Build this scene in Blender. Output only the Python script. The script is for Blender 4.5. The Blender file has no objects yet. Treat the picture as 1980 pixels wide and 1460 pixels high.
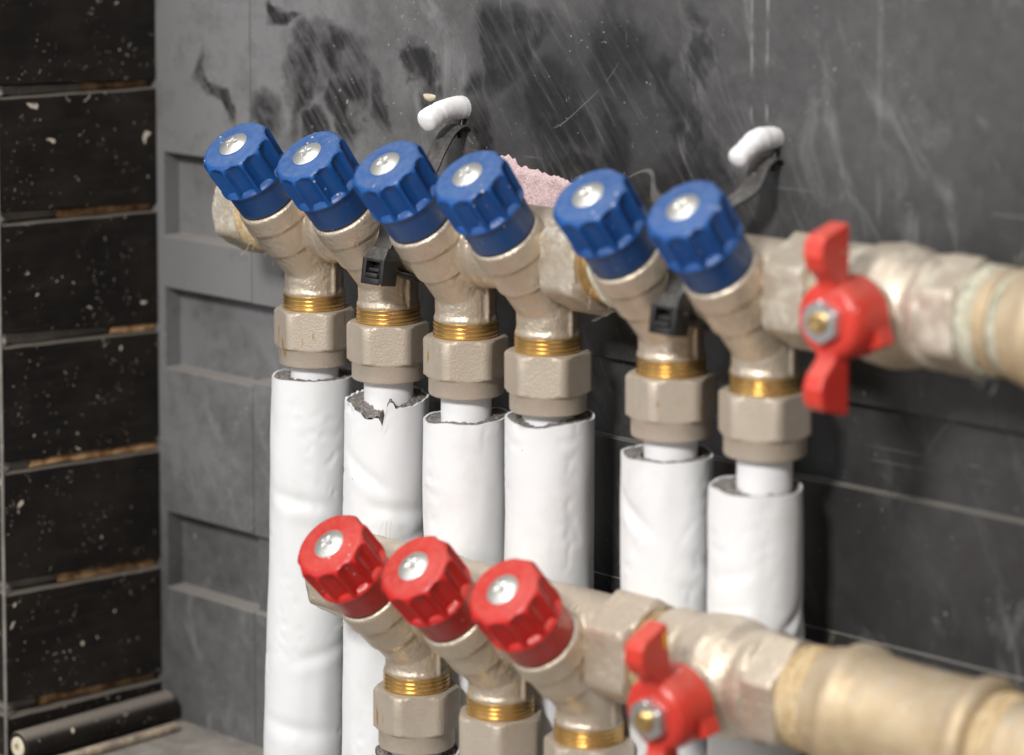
import bpy, bmesh, math, random
from mathutils import Vector, Matrix, noise
random.seed(7)
scn = bpy.context.scene
COL = scn.collection
R = math.radians
MM = 0.001

# ------------------------------------------------------------------ camera
YAW, PITCH, F_PX, PP_Y = 2.3431, R(5), 5819.11, 72.77
CAM = Vector((732.364, -658.347, 175.287)) * MM
cd = Vector((math.cos(YAW) * math.cos(PITCH), math.sin(YAW) * math.cos(PITCH), -math.sin(PITCH)))
cr = Vector((math.sin(YAW), -math.cos(YAW), 0))
cu = cr.cross(cd)
cam_data = bpy.data.cameras.new('camera')
cam = bpy.data.objects.new('camera', cam_data)
COL.objects.link(cam)
cam.matrix_world = Matrix(((cr.x, cu.x, -cd.x, CAM.x), (cr.y, cu.y, -cd.y, CAM.y), (cr.z, cu.z, -cd.z, CAM.z), (0, 0, 0, 1)))
cam_data.sensor_width = 36
cam_data.lens = F_PX / 1980 * 36
cam_data.shift_y = (PP_Y - 730) / 1980
cam_data.clip_start = 0.02
cam_data.clip_end = 20
cam_data.dof.use_dof = True
cam_data.dof.focus_distance = (Vector((44, -6, 5)) * MM - CAM).dot(cd)
cam_data.dof.aperture_fstop = 7.5
scn.camera = cam

# ------------------------------------------------------------------ light
world = bpy.data.worlds.new('World')
scn.world = world
world.use_nodes = True
world.node_tree.nodes['Background'].inputs[0].default_value = (1.0, 0.98, 0.96, 1)
world.node_tree.nodes['Background'].inputs[1].default_value = 0.22


def area(name, loc, target, size, power, color=(1, 1, 1), sy=None):
    l = bpy.data.lights.new(name, 'AREA')
    l.energy = power
    l.size = size
    l.color = color
    if sy:
        l.shape = 'RECTANGLE'
        l.size_y = sy
    o = bpy.data.objects.new(name, l)
    COL.objects.link(o)
    o.location = loc
    o.rotation_euler = (Vector(target) - Vector(loc)).to_track_quat('-Z', 'Y').to_euler()
    return o


TGT = (0.08, 0, -0.03)
area('key_lamp', (0.56, -1.30, 0.82), TGT, 0.22, 22.5, (1.0, 0.975, 0.945))
area('overhead_fill', (-0.15, -0.75, 1.6), TGT, 0.9, 15, (1.0, 0.975, 0.94))  # added soft fill from above, gives the metal gradients to reflect
area('left_fill', (-0.75, -1.6, 0.5), TGT, 0.7, 6.5, (0.95, 0.97, 1.0), 1.1)  # added weak fill from front left, picked up by the metal

scn.view_settings.view_transform = 'Standard'
scn.view_settings.look = 'None'
scn.view_settings.gamma = 1
scn.view_settings.use_curve_mapping = False
scn.view_settings.exposure = 0.0
scn.render.engine = 'CYCLES'
scn.cycles.max_bounces = 6
scn.cycles.diffuse_bounces = 3
scn.cycles.glossy_bounces = 3


# ------------------------------------------------------------------ material helpers
class NT:
    def __init__(s, name):
        s.m = bpy.data.materials.new(name)
        s.m.use_nodes = True
        s.t = s.m.node_tree
        s.b = s.t.nodes['Principled BSDF']
        s.tc = s.t.nodes.new('ShaderNodeTexCoord')
        s.oi = None

    def n(s, kind, **kw):
        nd = s.t.nodes.new('ShaderNode' + kind)
        for k, v in kw.items():
            setattr(nd, k, v)
        return nd

    def l(s, a, b):
        s.t.links.new(a, b)

    def coord(s, rnd=True):
        if not rnd:
            return s.tc.outputs['Object']
        if s.oi is None:
            s.oi = s.n('ObjectInfo')
            s.vadd = s.n('VectorMath', operation='ADD')
            sc = s.n('VectorMath', operation='SCALE')
            cx = s.n('CombineXYZ')
            for i in range(3):
                s.l(s.oi.outputs['Random'], cx.inputs[i])
            s.l(cx.outputs[0], sc.inputs[0])
            sc.inputs['Scale'].default_value = 3.7
            s.l(s.tc.outputs['Object'], s.vadd.inputs[0])
            s.l(sc.outputs[0], s.vadd.inputs[1])
        return s.vadd.outputs[0]

    def mapping(s, vec, scale=(1, 1, 1), rot=(0, 0, 0)):
        mp = s.n('Mapping')
        mp.inputs['Scale'].default_value = scale
        mp.inputs['Rotation'].default_value = rot
        s.l(vec, mp.inputs[0])
        return mp.outputs[0]

    def noise(s, vec, scale, detail=4, rough=0.55, dist=0):
        nd = s.n('TexNoise')
        nd.inputs['Scale'].default_value = scale
        nd.inputs['Detail'].default_value = detail
        nd.inputs['Roughness'].default_value = rough
        nd.inputs['Distortion'].default_value = dist
        s.l(vec, nd.inputs['Vector'])
        return nd.outputs['Fac']

    def vor(s, vec, scale, rnd=1.0):
        nd = s.n('TexVoronoi')
        nd.inputs['Scale'].default_value = scale
        nd.inputs['Randomness'].default_value = rnd
        s.l(vec, nd.inputs['Vector'])
        return nd.outputs['Distance']

    def ramp(s, fac, lo, hi, a=0.0, b=1.0):
        nd = s.n('MapRange')
        nd.interpolation_type = 'SMOOTHSTEP'
        for i, v in zip((1, 2, 3, 4), (lo, hi, a, b)):
            nd.inputs[i].default_value = v
        s.l(fac, nd.inputs[0])
        return nd.outputs[0]

    def math(s, op, a, b=None):
        nd = s.n('Math', operation=op)
        for i, v in enumerate((a, b)):
            if v is None:
                continue
            if isinstance(v, (int, float)):
                nd.inputs[i].default_value = v
            else:
                s.l(v, nd.inputs[i])
        return nd.outputs[0]

    def mix(s, fac, a, b):
        nd = s.n('Mix')
        nd.data_type = 'RGBA'
        if isinstance(fac, (int, float)):
            nd.inputs[0].default_value = fac
        else:
            s.l(fac, nd.inputs[0])
        for i, v in ((6, a), (7, b)):
            if isinstance(v, tuple):
                nd.inputs[i].default_value = (*v[:3], 1)
            else:
                s.l(v, nd.inputs[i])
        return nd.outputs[2]

    def set(s, key, v):
        if isinstance(v, tuple):
            s.b.inputs[key].default_value = (*v[:3], 1)
        elif isinstance(v, (int, float)):
            s.b.inputs[key].default_value = v
        else:
            s.l(v, s.b.inputs[key])

    def bump(s, h, strength, dist):
        nd = s.n('Bump')
        nd.inputs['Strength'].default_value = strength
        nd.inputs['Distance'].default_value = dist
        s.l(h, nd.inputs['Height'])
        s.l(nd.outputs[0], s.b.inputs['Normal'])

    def upness(s, lo=0.2, hi=0.9):
        g = s.n('NewGeometry')
        sp = s.n('SeparateXYZ')
        s.l(g.outputs['True Normal'], sp.inputs[0])
        return s.ramp(sp.outputs[2], lo, hi)

    def xyz(s, vec):
        sp = s.n('SeparateXYZ')
        s.l(vec, sp.inputs[0])
        return sp.outputs


M = {}


def metal(name, base, base2, metallic, rough, grain, grain_h, scratch=None, dust=0.0, crust=0.0):
    t = NT(name)
    v = t.coord()
    blot = t.noise(v, 90, 5, 0.6)
    c = t.mix(t.ramp(blot, 0.35, 0.68), base, base2)
    met = metallic
    if scratch:
        sv = t.mapping(v, (420, 420, 75))
        sc = t.ramp(t.noise(sv, 1.0, 2, 0.5), 0.66, 0.70)
        area_ = t.ramp(t.noise(v, 75, 1, 0.5), 0.52, 0.58)
        f = t.math('MULTIPLY', sc, area_)
        c = t.mix(f, c, scratch)
    if dust:
        d = t.math('MULTIPLY', t.upness(0.1, 0.95), t.ramp(t.noise(v, 260, 4), 0.3, 0.7, 0.3, 1.0))
        d = t.math('MULTIPLY', d, dust)
        c = t.mix(d, c, (0.40, 0.36, 0.31))
        met = t.math('SUBTRACT', metallic, t.math('MULTIPLY', d, 0.6))
    sp = t.ramp(t.vor(v, 420), 0.10, 0.16, 1.0, 0.0)
    sp = t.math('MULTIPLY', sp, t.ramp(t.noise(v, 70, 2), 0.56, 0.62))
    c = t.mix(sp, c, (0.72, 0.68, 0.62))
    if crust:
        k = t.math('MULTIPLY', t.ramp(t.noise(v, 130, 6, 0.7), 0.5, 0.6), crust)
        c = t.mix(k, c, (0.62, 0.60, 0.52))
        met = t.math('SUBTRACT', metallic, t.math('MULTIPLY', k, 0.8))
    t.set('Base Color', c)
    t.set('Metallic', met)
    t.set('Roughness', t.ramp(blot, 0.3, 0.75, rough - 0.06, rough + 0.09))
    g = t.noise(v, grain, 3, 0.6)
    t.bump(g, 1.0, grain_h)
    M[name] = t.m


metal('nickel_cast', (0.70, 0.605, 0.485), (0.60, 0.51, 0.40), 0.66, 0.41, 480, 0.00045, dust=0.4)
metal('nickel_nut', (0.63, 0.55, 0.455), (0.54, 0.465, 0.375), 0.50, 0.48, 1500, 0.00016, scratch=(0.50, 0.27, 0.09), dust=0.25)
metal('nickel_hex', (0.64, 0.565, 0.465), (0.53, 0.45, 0.35), 0.60, 0.50, 500, 0.0003, dust=0.3, crust=0.5)
metal('brass_thread', (0.80, 0.56, 0.25), (0.68, 0.46, 0.18), 0.95, 0.30, 1200, 0.00003)
metal('brass_dull', (0.60, 0.465, 0.29), (0.49, 0.375, 0.23), 0.45, 0.58, 300, 0.0003, dust=0.55, crust=0.15)
metal('steel', (0.74, 0.74, 0.71), (0.60, 0.60, 0.57), 0.85, 0.42, 900, 0.00005, dust=0.15)
metal('zinc', (0.72, 0.73, 0.74), (0.55, 0.56, 0.58), 0.9, 0.33, 900, 0.00005)


def plastic(name, base, base2, rough, dusty, dustf, chips=True):
    t = NT(name)
    v = t.coord()
    c = t.mix(t.ramp(t.noise(v, 80, 4), 0.35, 0.7), base, base2)
    d = t.math('MULTIPLY', t.upness(0.35, 0.8), t.ramp(t.noise(v, 420, 5, 0.7), 0.32, 0.72, 0.35, 1.0))
    d = t.math('MULTIPLY', d, dustf)
    c = t.mix(d, c, dusty)
    r = t.math('ADD', t.math('MULTIPLY', d, 0.5), rough)
    if chips:
        sp = t.ramp(t.vor(v, 260), 0.07, 0.13, 1.0, 0.0)
        sp = t.math('MULTIPLY', sp, t.ramp(t.noise(v, 60, 2), 0.53, 0.57))
        st = t.ramp(t.noise(t.mapping(v, (300, 300, 90)), 1.0, 4, 0.6), 0.68, 0.70)
        st = t.math('MULTIPLY', st, t.ramp(t.noise(v, 45, 1), 0.55, 0.6))
        c = t.mix(t.math('MAXIMUM', sp, st), c, (0.62, 0.58, 0.52))
    t.set('Base Color', c)
    t.set('Roughness', r)
    t.bump(t.noise(v, 900, 3), 0.6, 0.00006)
    M[name] = t.m


plastic('knob_blue', (0.004, 0.082, 0.31), (0.003, 0.066, 0.26), 0.40, (0.105, 0.16, 0.30), 0.72)
plastic('knob_red', (0.58, 0.017, 0.012), (0.48, 0.012, 0.010), 0.34, (0.55, 0.14, 0.11), 0.5)
plastic('lever_red', (0.66, 0.050, 0.032), (0.60, 0.040, 0.028), 0.33, (0.60, 0.22, 0.17), 0.45)
plastic('tie_black', (0.012, 0.012, 0.012), (0.020, 0.019, 0.019), 0.42, (0.17, 0.16, 0.15), 0.75)
plastic('yellow_paint', (0.75, 0.42, 0.02), (0.70, 0.38, 0.02), 0.4, (0.7, 0.5, 0.2), 0.2, False)
plastic('gap_dark', (0.02, 0.017, 0.015), (0.05, 0.035, 0.02), 0.5, (0.1, 0.09, 0.08), 0.2, False)  # dark tone for the shaded gap under each knob


def white(name, base, rough, dirt):
    t = NT(name)
    v = t.coord()
    c = t.mix(t.math('MULTIPLY', t.ramp(t.noise(v, 40, 5, 0.6), 0.5, 0.75), dirt), base, (0.55, 0.51, 0.47))
    sp = t.ramp(t.vor(v, 160), 0.045, 0.06, 1.0, 0.0)
    sp = t.math('MULTIPLY', sp, t.ramp(t.noise(v, 30, 2), 0.55, 0.6, 0, 0.7))
    c = t.mix(sp, c, (0.45, 0.42, 0.38))
    t.set('Base Color', c)
    t.set('Roughness', rough)
    wr = t.noise(t.mapping(v, (90, 90, 160)), 1.0, 5, 0.6, 0.8)
    t.bump(wr, 0.5, 0.00018)
    M[name] = t.m


white('jacket_white', (0.805, 0.818, 0.83), 0.5, 0.3)
white('pipe_white', (0.88, 0.885, 0.90), 0.30, 0.15)
white('plaster_white', (0.85, 0.85, 0.86), 0.75, 0.2)


def rough_mat(name, a, b, scale, h, rough=0.95, sparkle=False):
    t = NT(name)
    v = t.coord()
    n = t.noise(v, scale, 6, 0.7)
    c = t.mix(t.ramp(n, 0.35, 0.68), a, b)
    t.set('Base Color', c)
    t.set('Roughness', rough)
    t.bump(n, 1.0, h)
    M[name] = t.m


rough_mat('foam_grey', (0.13, 0.12, 0.112), (0.42, 0.385, 0.36), 900, 0.001)
rough_mat('foam_pink', (0.64, 0.44, 0.46), (0.82, 0.66, 0.66), 1100, 0.0009)
rough_mat('hemp', (0.52, 0.36, 0.17), (0.72, 0.60, 0.40), 500, 0.0006)
rough_mat('hemp_pale', (0.46, 0.44, 0.33), (0.70, 0.68, 0.56), 400, 0.0006)
rough_mat('wood', (0.20, 0.095, 0.035), (0.66, 0.42, 0.22), 160, 0.0006)
rough_mat('wood_pale', (0.22, 0.18, 0.14), (0.52, 0.42, 0.30), 140, 0.0006)
rough_mat('cream_foam', (0.60, 0.52, 0.38), (0.74, 0.67, 0.52), 500, 0.0004)


# wall: black formwork board with grey dust film, wiped hand smears, scratches and plaster specks
def wall_material():
    t = NT('black_board')
    v = t.coord(False)
    warp = t.n('TexNoise')
    warp.inputs['Scale'].default_value = 55
    warp.inputs['Detail'].default_value = 5
    t.l(v, warp.inputs['Vector'])
    wsub = t.n('VectorMath', operation='SUBTRACT')
    t.l(warp.outputs['Color'], wsub.inputs[0])
    wsub.inputs[1].default_value = (0.5, 0.5, 0.5)
    wsc = t.n('VectorMath', operation='SCALE')
    t.l(wsub.outputs[0], wsc.inputs[0])
    wsc.inputs['Scale'].default_value = 0.034
    wv = t.n('VectorMath', operation='ADD')
    t.l(v, wv.inputs[0])
    t.l(wsc.outputs[0], wv.inputs[1])
    X, _, Z = t.xyz(wv.outputs[0])
    x0, _, z0 = t.xyz(v)
    # brushed streaks, slanted
    st = t.noise(t.mapping(t.mapping(v, (1, 1, 1), (0, R(38), 0)), (420, 1, 34)), 1.0, 5, 0.62)
    big = t.noise(v, 22, 5, 0.6)
    fine = t.noise(v, 160, 5, 0.7)
    # dust amount falls from left to right
    dust = t.math('MULTIPLY', t.ramp(x0, -0.06, 0.10, 1.06, 0.36), t.ramp(t.math('SUBTRACT', z0, t.math('MULTIPLY', x0, 0.35)), -0.09, 0.03, 0.5, 1.0))
    dust = t.math('MULTIPLY', dust, t.ramp(big, 0.3, 0.7, 0.72, 1.18))
    dust = t.math('MULTIPLY', dust, t.ramp(fine, 0.25, 0.75, 0.78, 1.2))

    def blob(cx, cz, a, b, ang, soft=0.25):
        ca, sa = math.cos(R(ang)), math.sin(R(ang))
        dx = t.math('SUBTRACT', X, cx * MM)
        dz = t.math('SUBTRACT', Z, cz * MM)
        p = t.math('ADD', t.math('MULTIPLY', dx, ca / (a * MM)), t.math('MULTIPLY', dz, sa / (a * MM)))
        q = t.math('ADD', t.math('MULTIPLY', dx, -sa / (b * MM)), t.math('MULTIPLY', dz, ca / (b * MM)))
        return t.ramp(t.math('ADD', t.math('MULTIPLY', p, p), t.math('MULTIPLY', q, q)), soft, 1.3, 1, 0)

    wiped = None
    for args in ((-15, 82, 22, 12, 0), (-8, 70, 9, 20, 12), (-30, 72, 7, 20, -8), (8, 66, 6, 13, 22), (-48, 58, 9, 12, -14),
                 (-22, 55, 7, 9, 0), (27, 82, 6, 11, 25), (31, 73, 7, 7, 0), (-40, 92, 9, 4, 0), (74, 92, 15, 13, 10),
                 (62, 88, 7, 14, 20), (118, 90, 14, 16, 20), (134, 80, 6, 18, 18), (88, 70, 16, 17, 15), (112, 66, 9, 15, 20),
                 (140, 66, 6, 10, 15), (150, 90, 5, 18, 12), (55, 70, 8, 18, 15), (-74, 66, 4, 14, 38), (100, 50, 40, 8, 0),
                 (-30, 14, 16, 14, 0), (-26, -2, 12, 9, 0), (150, 52, 30, 10, 0)):
        b_ = blob(*args)
        wiped = b_ if wiped is None else t.math('MAXIMUM', wiped, b_)
    wiped = t.math('MULTIPLY', wiped, t.ramp(t.noise(v, 75, 5, 0.65), 0.32, 0.55, 0.55, 1.0))
    wiped = t.math('MULTIPLY', wiped, t.ramp(st, 0.40, 0.66, 1.0, 0.62))
    dust = t.math('MULTIPLY', dust, t.math('SUBTRACT', 1.0, t.math('MULTIPLY', wiped, 0.97)))
    dust = t.math('MULTIPLY', dust, t.math('SUBTRACT', 1.0, t.math('MULTIPLY', blob(108, 70, 62, 40, 0), 0.42)))
    # streaks of dust over the middle
    mid = t.math('MULTIPLY', t.ramp(x0, 0.03, 0.08), t.ramp(x0, 0.15, 0.20, 1, 0))
    dust = t.math('ADD', dust, t.math('MULTIPLY', t.math('MULTIPLY', mid, t.ramp(st, 0.54, 0.76)), 0.22))
    scuff = t.noise(t.mapping(t.mapping(v, (1, 1, 1), (0, R(22), 0)), (70, 1, 26)), 1.0, 6, 0.68, 1.2)
    scuff = t.math('MULTIPLY', t.ramp(scuff, 0.52, 0.74), t.ramp(t.noise(v, 12, 2), 0.36, 0.56))
    dust = t.math('ADD', dust, t.math('MULTIPLY', scuff, 0.5))
    c = t.mix(t.math('MINIMUM', dust, 1.0), (0.0115, 0.0105, 0.0105), (0.176, 0.175, 0.178))
    # settled dust on ledges
    c = t.mix(t.math('MULTIPLY', t.upness(0.4, 0.9), 0.85), c, (0.27, 0.25, 0.225))
    # chalk lines
    for zc in (54.8, -17.5, -21.5):
        ln = t.ramp(t.math('ABSOLUTE', t.math('SUBTRACT', z0, zc * MM)), 0.00012, 0.00045, 1, 0)
        ln = t.math('MULTIPLY', ln, t.ramp(t.noise(v, 60, 3), 0.48, 0.62, 0, 0.2))
        ln = t.math('MULTIPLY', ln, t.ramp(x0, -0.02, 0.03))
        c = t.mix(ln, c, (0.32, 0.31, 0.30))
    for xc, w, amt, zlo in ((168, 0.0006, 0.3, 72), (174, 0.0007, 0.4, 72), (215, 0.0015, 0.10, 45)):
        ln = t.ramp(t.math('ABSOLUTE', t.math('SUBTRACT', x0, xc * MM)), w * 0.3, w, 1, 0)
        ln = t.math('MULTIPLY', ln, t.ramp(t.noise(v, 110, 4), 0.42, 0.6, 0, amt))
        ln = t.math('MULTIPLY', ln, t.ramp(z0, zlo * MM, (zlo + 5) * MM))
        c = t.mix(ln, c, (0.45, 0.43, 0.42))
    # scratches
    sw = t.noise(t.mapping(t.mapping(v, (1, 1, 1), (0, R(-35), 0)), (25, 1, 9)), 1.0, 1, 0.4)
    sl = t.ramp(t.math('ABSOLUTE', t.math('SUBTRACT', sw, 0.5)), 0.0005, 0.0022, 1, 0)
    sl = t.math('MULTIPLY', sl, t.ramp(t.noise(v, 35, 2), 0.56, 0.62, 0, 0.35))
    c = t.mix(sl, c, (0.30, 0.29, 0.28))
    # plaster specks
    for sc_, r0, thr, amt in ((75, 0.030, 0.56, 0.8), (190, 0.075, 0.60, 0.6), (420, 0.10, 0.54, 0.35)):
        wv2 = t.n('VectorMath', operation='ADD')
        t.l(v, wv2.inputs[0])
        w2 = t.n('VectorMath', operation='SCALE')
        t.l(wsub.outputs[0], w2.inputs[0])
        w2.inputs['Scale'].default_value = 0.016
        t.l(w2.outputs[0], wv2.inputs[1])
        s_ = t.ramp(t.vor(wv2.outputs[0], sc_), r0, r0 + 0.03, 1, 0)
        s_ = t.math('MULTIPLY', s_, t.ramp(t.noise(v, 30 + sc_ * 0.1, 3), thr, thr + 0.06, 0, amt))
        c = t.mix(s_, c, (0.58, 0.56, 0.53))
    t.set('Base Color', c)
    t.set('Roughness', t.ramp(t.math('MINIMUM', dust, 1.0), 0.0, 0.6, 0.33, 0.68))
    t.bump(t.noise(v, 300, 5, 0.7), 0.5, 0.0002)
    M['black_board'] = t.m


wall_material()


def slat_material():
    t = NT('slat_black')
    v = t.coord()
    c = t.mix(t.ramp(t.noise(v, 50, 5, 0.6), 0.35, 0.7), (0.008, 0.0065, 0.0055), (0.019, 0.0155, 0.013))
    g = t.ramp(t.noise(t.mapping(v, (300, 40, 300)), 1, 4), 0.45, 0.75, 0, 0.4)
    c = t.mix(g, c, (0.030, 0.024, 0.020))
    c = t.mix(t.math('MULTIPLY', t.upness(0.4, 0.9), 0.8), c, (0.25, 0.22, 0.19))
    warp = t.n('TexNoise')
    warp.inputs['Scale'].default_value = 160
    t.l(v, warp.inputs['Vector'])
    sc = t.n('VectorMath', operation='SCALE')
    t.l(warp.outputs['Color'], sc.inputs[0])
    sc.inputs['Scale'].default_value = 0.011
    ad = t.n('VectorMath', operation='ADD')
    t.l(v, ad.inputs[0])
    t.l(sc.outputs[0], ad.inputs[1])
    for s_, r0, thr, amt in ((80, 0.075, 0.49, 1.0), (170, 0.09, 0.52, 0.8), (420, 0.13, 0.5, 0.45)):
        k = t.ramp(t.vor(ad.outputs[0], s_), r0, r0 + 0.035, 1, 0)
        k = t.math('MULTIPLY', k, t.ramp(t.noise(v, 38 + s_ * 0.1, 3), thr, thr + 0.05, 0, amt))
        c = t.mix(k, c, (0.66, 0.58, 0.48))
    t.set('Base Color', c)
    t.set('Roughness', 0.6)
    t.set('Specular IOR Level', 0.25)
    t.bump(t.noise(v, 350, 4), 0.5, 0.0002)
    M['slat_black'] = t.m


slat_material()


def floor_material():
    t = NT('dusty_floor')
    v = t.coord(False)
    c = t.mix(t.ramp(t.noise(v, 60, 6, 0.65), 0.3, 0.7), (0.17, 0.155, 0.14), (0.30, 0.275, 0.245))
    k = t.ramp(t.vor(v, 240), 0.08, 0.14, 1, 0)
    c = t.mix(t.math('MULTIPLY', k, 0.5), c, (0.5, 0.46, 0.4))
    t.set('Base Color', c)
    t.set('Roughness', 0.9)
    t.bump(t.noise(v, 400, 5, 0.7), 0.8, 0.0006)
    M['dusty_floor'] = t.m


floor_material()


# ------------------------------------------------------------------ mesh helpers (all lengths in mm, scaled on output)
def to_mesh(name, bm, sharp=32, mat=None):
    bmesh.ops.recalc_face_normals(bm, faces=bm.faces)
    for f in bm.faces:
        f.smooth = True
    for e in bm.edges:
        if len(e.link_faces) == 2 and e.calc_face_angle(0) > R(sharp):
            e.smooth = False
    me = bpy.data.meshes.new(name)
    bm.to_mesh(me)
    bm.free()
    me.transform(Matrix.Scale(MM, 4))
    if mat:
        me.materials.append(M[mat])
    return me


def put(name, me, parent=None, mtx=None):
    o = bpy.data.objects.new(name, me)
    COL.objects.link(o)
    if parent is not None:
        o.parent = parent
    if mtx is not None:
        m = mtx.copy()
        m.translation = m.translation * MM
        o.matrix_local = m
    return o


def empty(name, loc=(0, 0, 0), rot=(0, 0, 0)):
    o = bpy.data.objects.new(name, None)
    COL.objects.link(o)
    o.empty_display_size = 0.01
    o.location = Vector(loc) * MM
    o.rotation_euler = rot
    return o


def tag(o, label=None, cat=None, group=None, kind=None):
    for k, v in (('label', label), ('category', cat), ('group', group), ('kind', kind)):
        if v:
            o[k] = v
    return o


def polar(rings, seg=48, bm=None, mtx=None, cap=True):
    """rings: list of (z, r) or (z, func(theta)->r)."""
    bm = bm or bmesh.new()
    rows = []
    for z, r in rings:
        row = []
        for i in range(seg):
            th = 2 * math.pi * i / seg
            rr = r(th) if callable(r) else r
            p = Vector((rr * math.cos(th), rr * math.sin(th), z))
            row.append(bm.verts.new(mtx @ p if mtx else p))
        rows.append(row)
    for a, b in zip(rows, rows[1:]):
        for i in range(seg):
            j = (i + 1) % seg
            bm.faces.new((a[i], a[j], b[j], b[i]))
    if cap:
        bm.faces.new(rows[0][::-1])
        bm.faces.new(rows[-1])
    return bm


def box(bm, lo, hi, bev=0, mtx=None, seg=2):
    r = bmesh.ops.create_cube(bm, size=1)
    c = [(a + b) / 2 for a, b in zip(lo, hi)]
    s = [abs(b - a) for a, b in zip(lo, hi)]
    vs = r['verts']
    for v in vs:
        v.co = Vector((v.co.x * s[0] + c[0], v.co.y * s[1] + c[1], v.co.z * s[2] + c[2]))
        if mtx:
            v.co = mtx @ v.co
    if bev:
        es = list({e for v in vs for e in v.link_edges})
        bmesh.ops.bevel(bm, geom=es, offset=bev, segments=seg, affect='EDGES', profile=0.5)


def hexr(apothem, rnd=0.9, rot=0.0):
    ac = apothem / math.cos(math.pi / 6)

    def f(th):
        a = ((th - rot + math.pi / 6) % (math.pi / 3)) - math.pi / 6
        return min(apothem / math.cos(a), ac - rnd * 0.35)
    return f


def fmin(f, c):
    return lambda th: min(f(th) if callable(f) else f, c)


def tube_path(pts, rad, seg=10, bm=None, closed_ends=True, radfn=None):
    bm = bm or bmesh.new()
    pts = [Vector(p) for p in pts]
    rows = []
    up = Vector((0.13, 0.31, 0.94)).normalized()
    for i, p in enumerate(pts):
        t = (pts[min(i + 1, len(pts) - 1)] - pts[max(i - 1, 0)]).normalized()
        a = up.cross(t)
        if a.length < 1e-3:
            a = Vector((1, 0, 0)).cross(t)
        a.normalize()
        b = t.cross(a)
        rr = radfn(i / (len(pts) - 1)) if radfn else rad
        rows.append([bm.verts.new(p + (a * math.cos(2 * math.pi * k / seg) + b * math.sin(2 * math.pi * k / seg)) * rr) for k in range(seg)])
    for r0, r1 in zip(rows, rows[1:]):
        for k in range(seg):
            bm.faces.new((r0[k], r0[(k + 1) % seg], r1[(k + 1) % seg], r1[k]))
    if closed_ends:
        bm.faces.new(rows[0][::-1])
        bm.faces.new(rows[-1])
    return bm


def catmull(pts, n=8):
    pts = [Vector(p) for p in pts]
    out = []
    for i in range(len(pts) - 1):
        p0, p1, p2, p3 = pts[max(i - 1, 0)], pts[i], pts[i + 1], pts[min(i + 2, len(pts) - 1)]
        for k in range(n):
            t = k / n
            out.append(0.5 * ((2 * p1) + (p2 - p0) * t + (2 * p0 - 5 * p1 + 4 * p2 - p3) * t * t + (3 * p1 - p0 - 3 * p2 + p3) * t ** 3))
    out.append(pts[-1])
    return out


def ribbon(pts, width, thick, bm=None):
    """flat strap: width along X, path in the YZ plane (X may drift)."""
    bm = bm or bmesh.new()
    pts = [Vector(p) for p in pts]
    rows = []
    for i, p in enumerate(pts):
        t = (pts[min(i + 1, len(pts) - 1)] - pts[max(i - 1, 0)]).normalized()
        n = Vector((1, 0, 0)).cross(t).normalized()
        w = Vector((width / 2, 0, 0))
        h = n * thick / 2
        c = Vector((0.6, 0, 0))
        rows.append([bm.verts.new(q) for q in (p - w + h * 0.4, p - w + c + h, p + w - c + h, p + w + h * 0.4, p + w - h * 0.4, p + w - c - h, p - w + c - h, p - w - h * 0.4)])
    for a, b in zip(rows, rows[1:]):
        for k in range(8):
            bm.faces.new((a[k], a[(k + 1) % 8], b[(k + 1) % 8], b[k]))
    bm.faces.new(rows[0][::-1])
    bm.faces.new(rows[-1])
    return bm


def remeshed(name, bm, voxel, smooth, mat):
    me = bpy.data.meshes.new('tmp')
    bmesh.ops.recalc_face_normals(bm, faces=bm.faces)
    bm.to_mesh(me)
    bm.free()
    o = bpy.data.objects.new('tmp', me)
    COL.objects.link(o)
    md = o.modifiers.new('r', 'REMESH')
    md.mode = 'VOXEL'
    md.voxel_size = voxel
    sm = o.modifiers.new('s', 'SMOOTH')
    sm.factor = 0.5
    sm.iterations = smooth
    dg = bpy.context.evaluated_depsgraph_get()
    dg.update()
    out = bpy.data.meshes.new_from_object(o.evaluated_get(dg))
    out.name = name
    bpy.data.objects.remove(o)
    bpy.data.meshes.remove(me)
    for p in out.polygons:
        p.use_smooth = True
    out.transform(Matrix.Scale(MM, 4))
    out.materials.clear()
    out.materials.append(M[mat])
    return out


T = Matrix.Translation
ALONG_X = Matrix.Rotation(R(90), 4, 'Y')          # local z -> world x


def lathe_x(rings, seg=64, bm=None, yz=(0, 0)):
    return polar([(z, r) for z, r in rings], seg, bm, T((0, yz[0], yz[1])) @ ALONG_X)


# ------------------------------------------------------------------ setting: wall, side wall of boards, floor
WY, SX, FZ = 22.0, -109.0, -167.0


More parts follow.
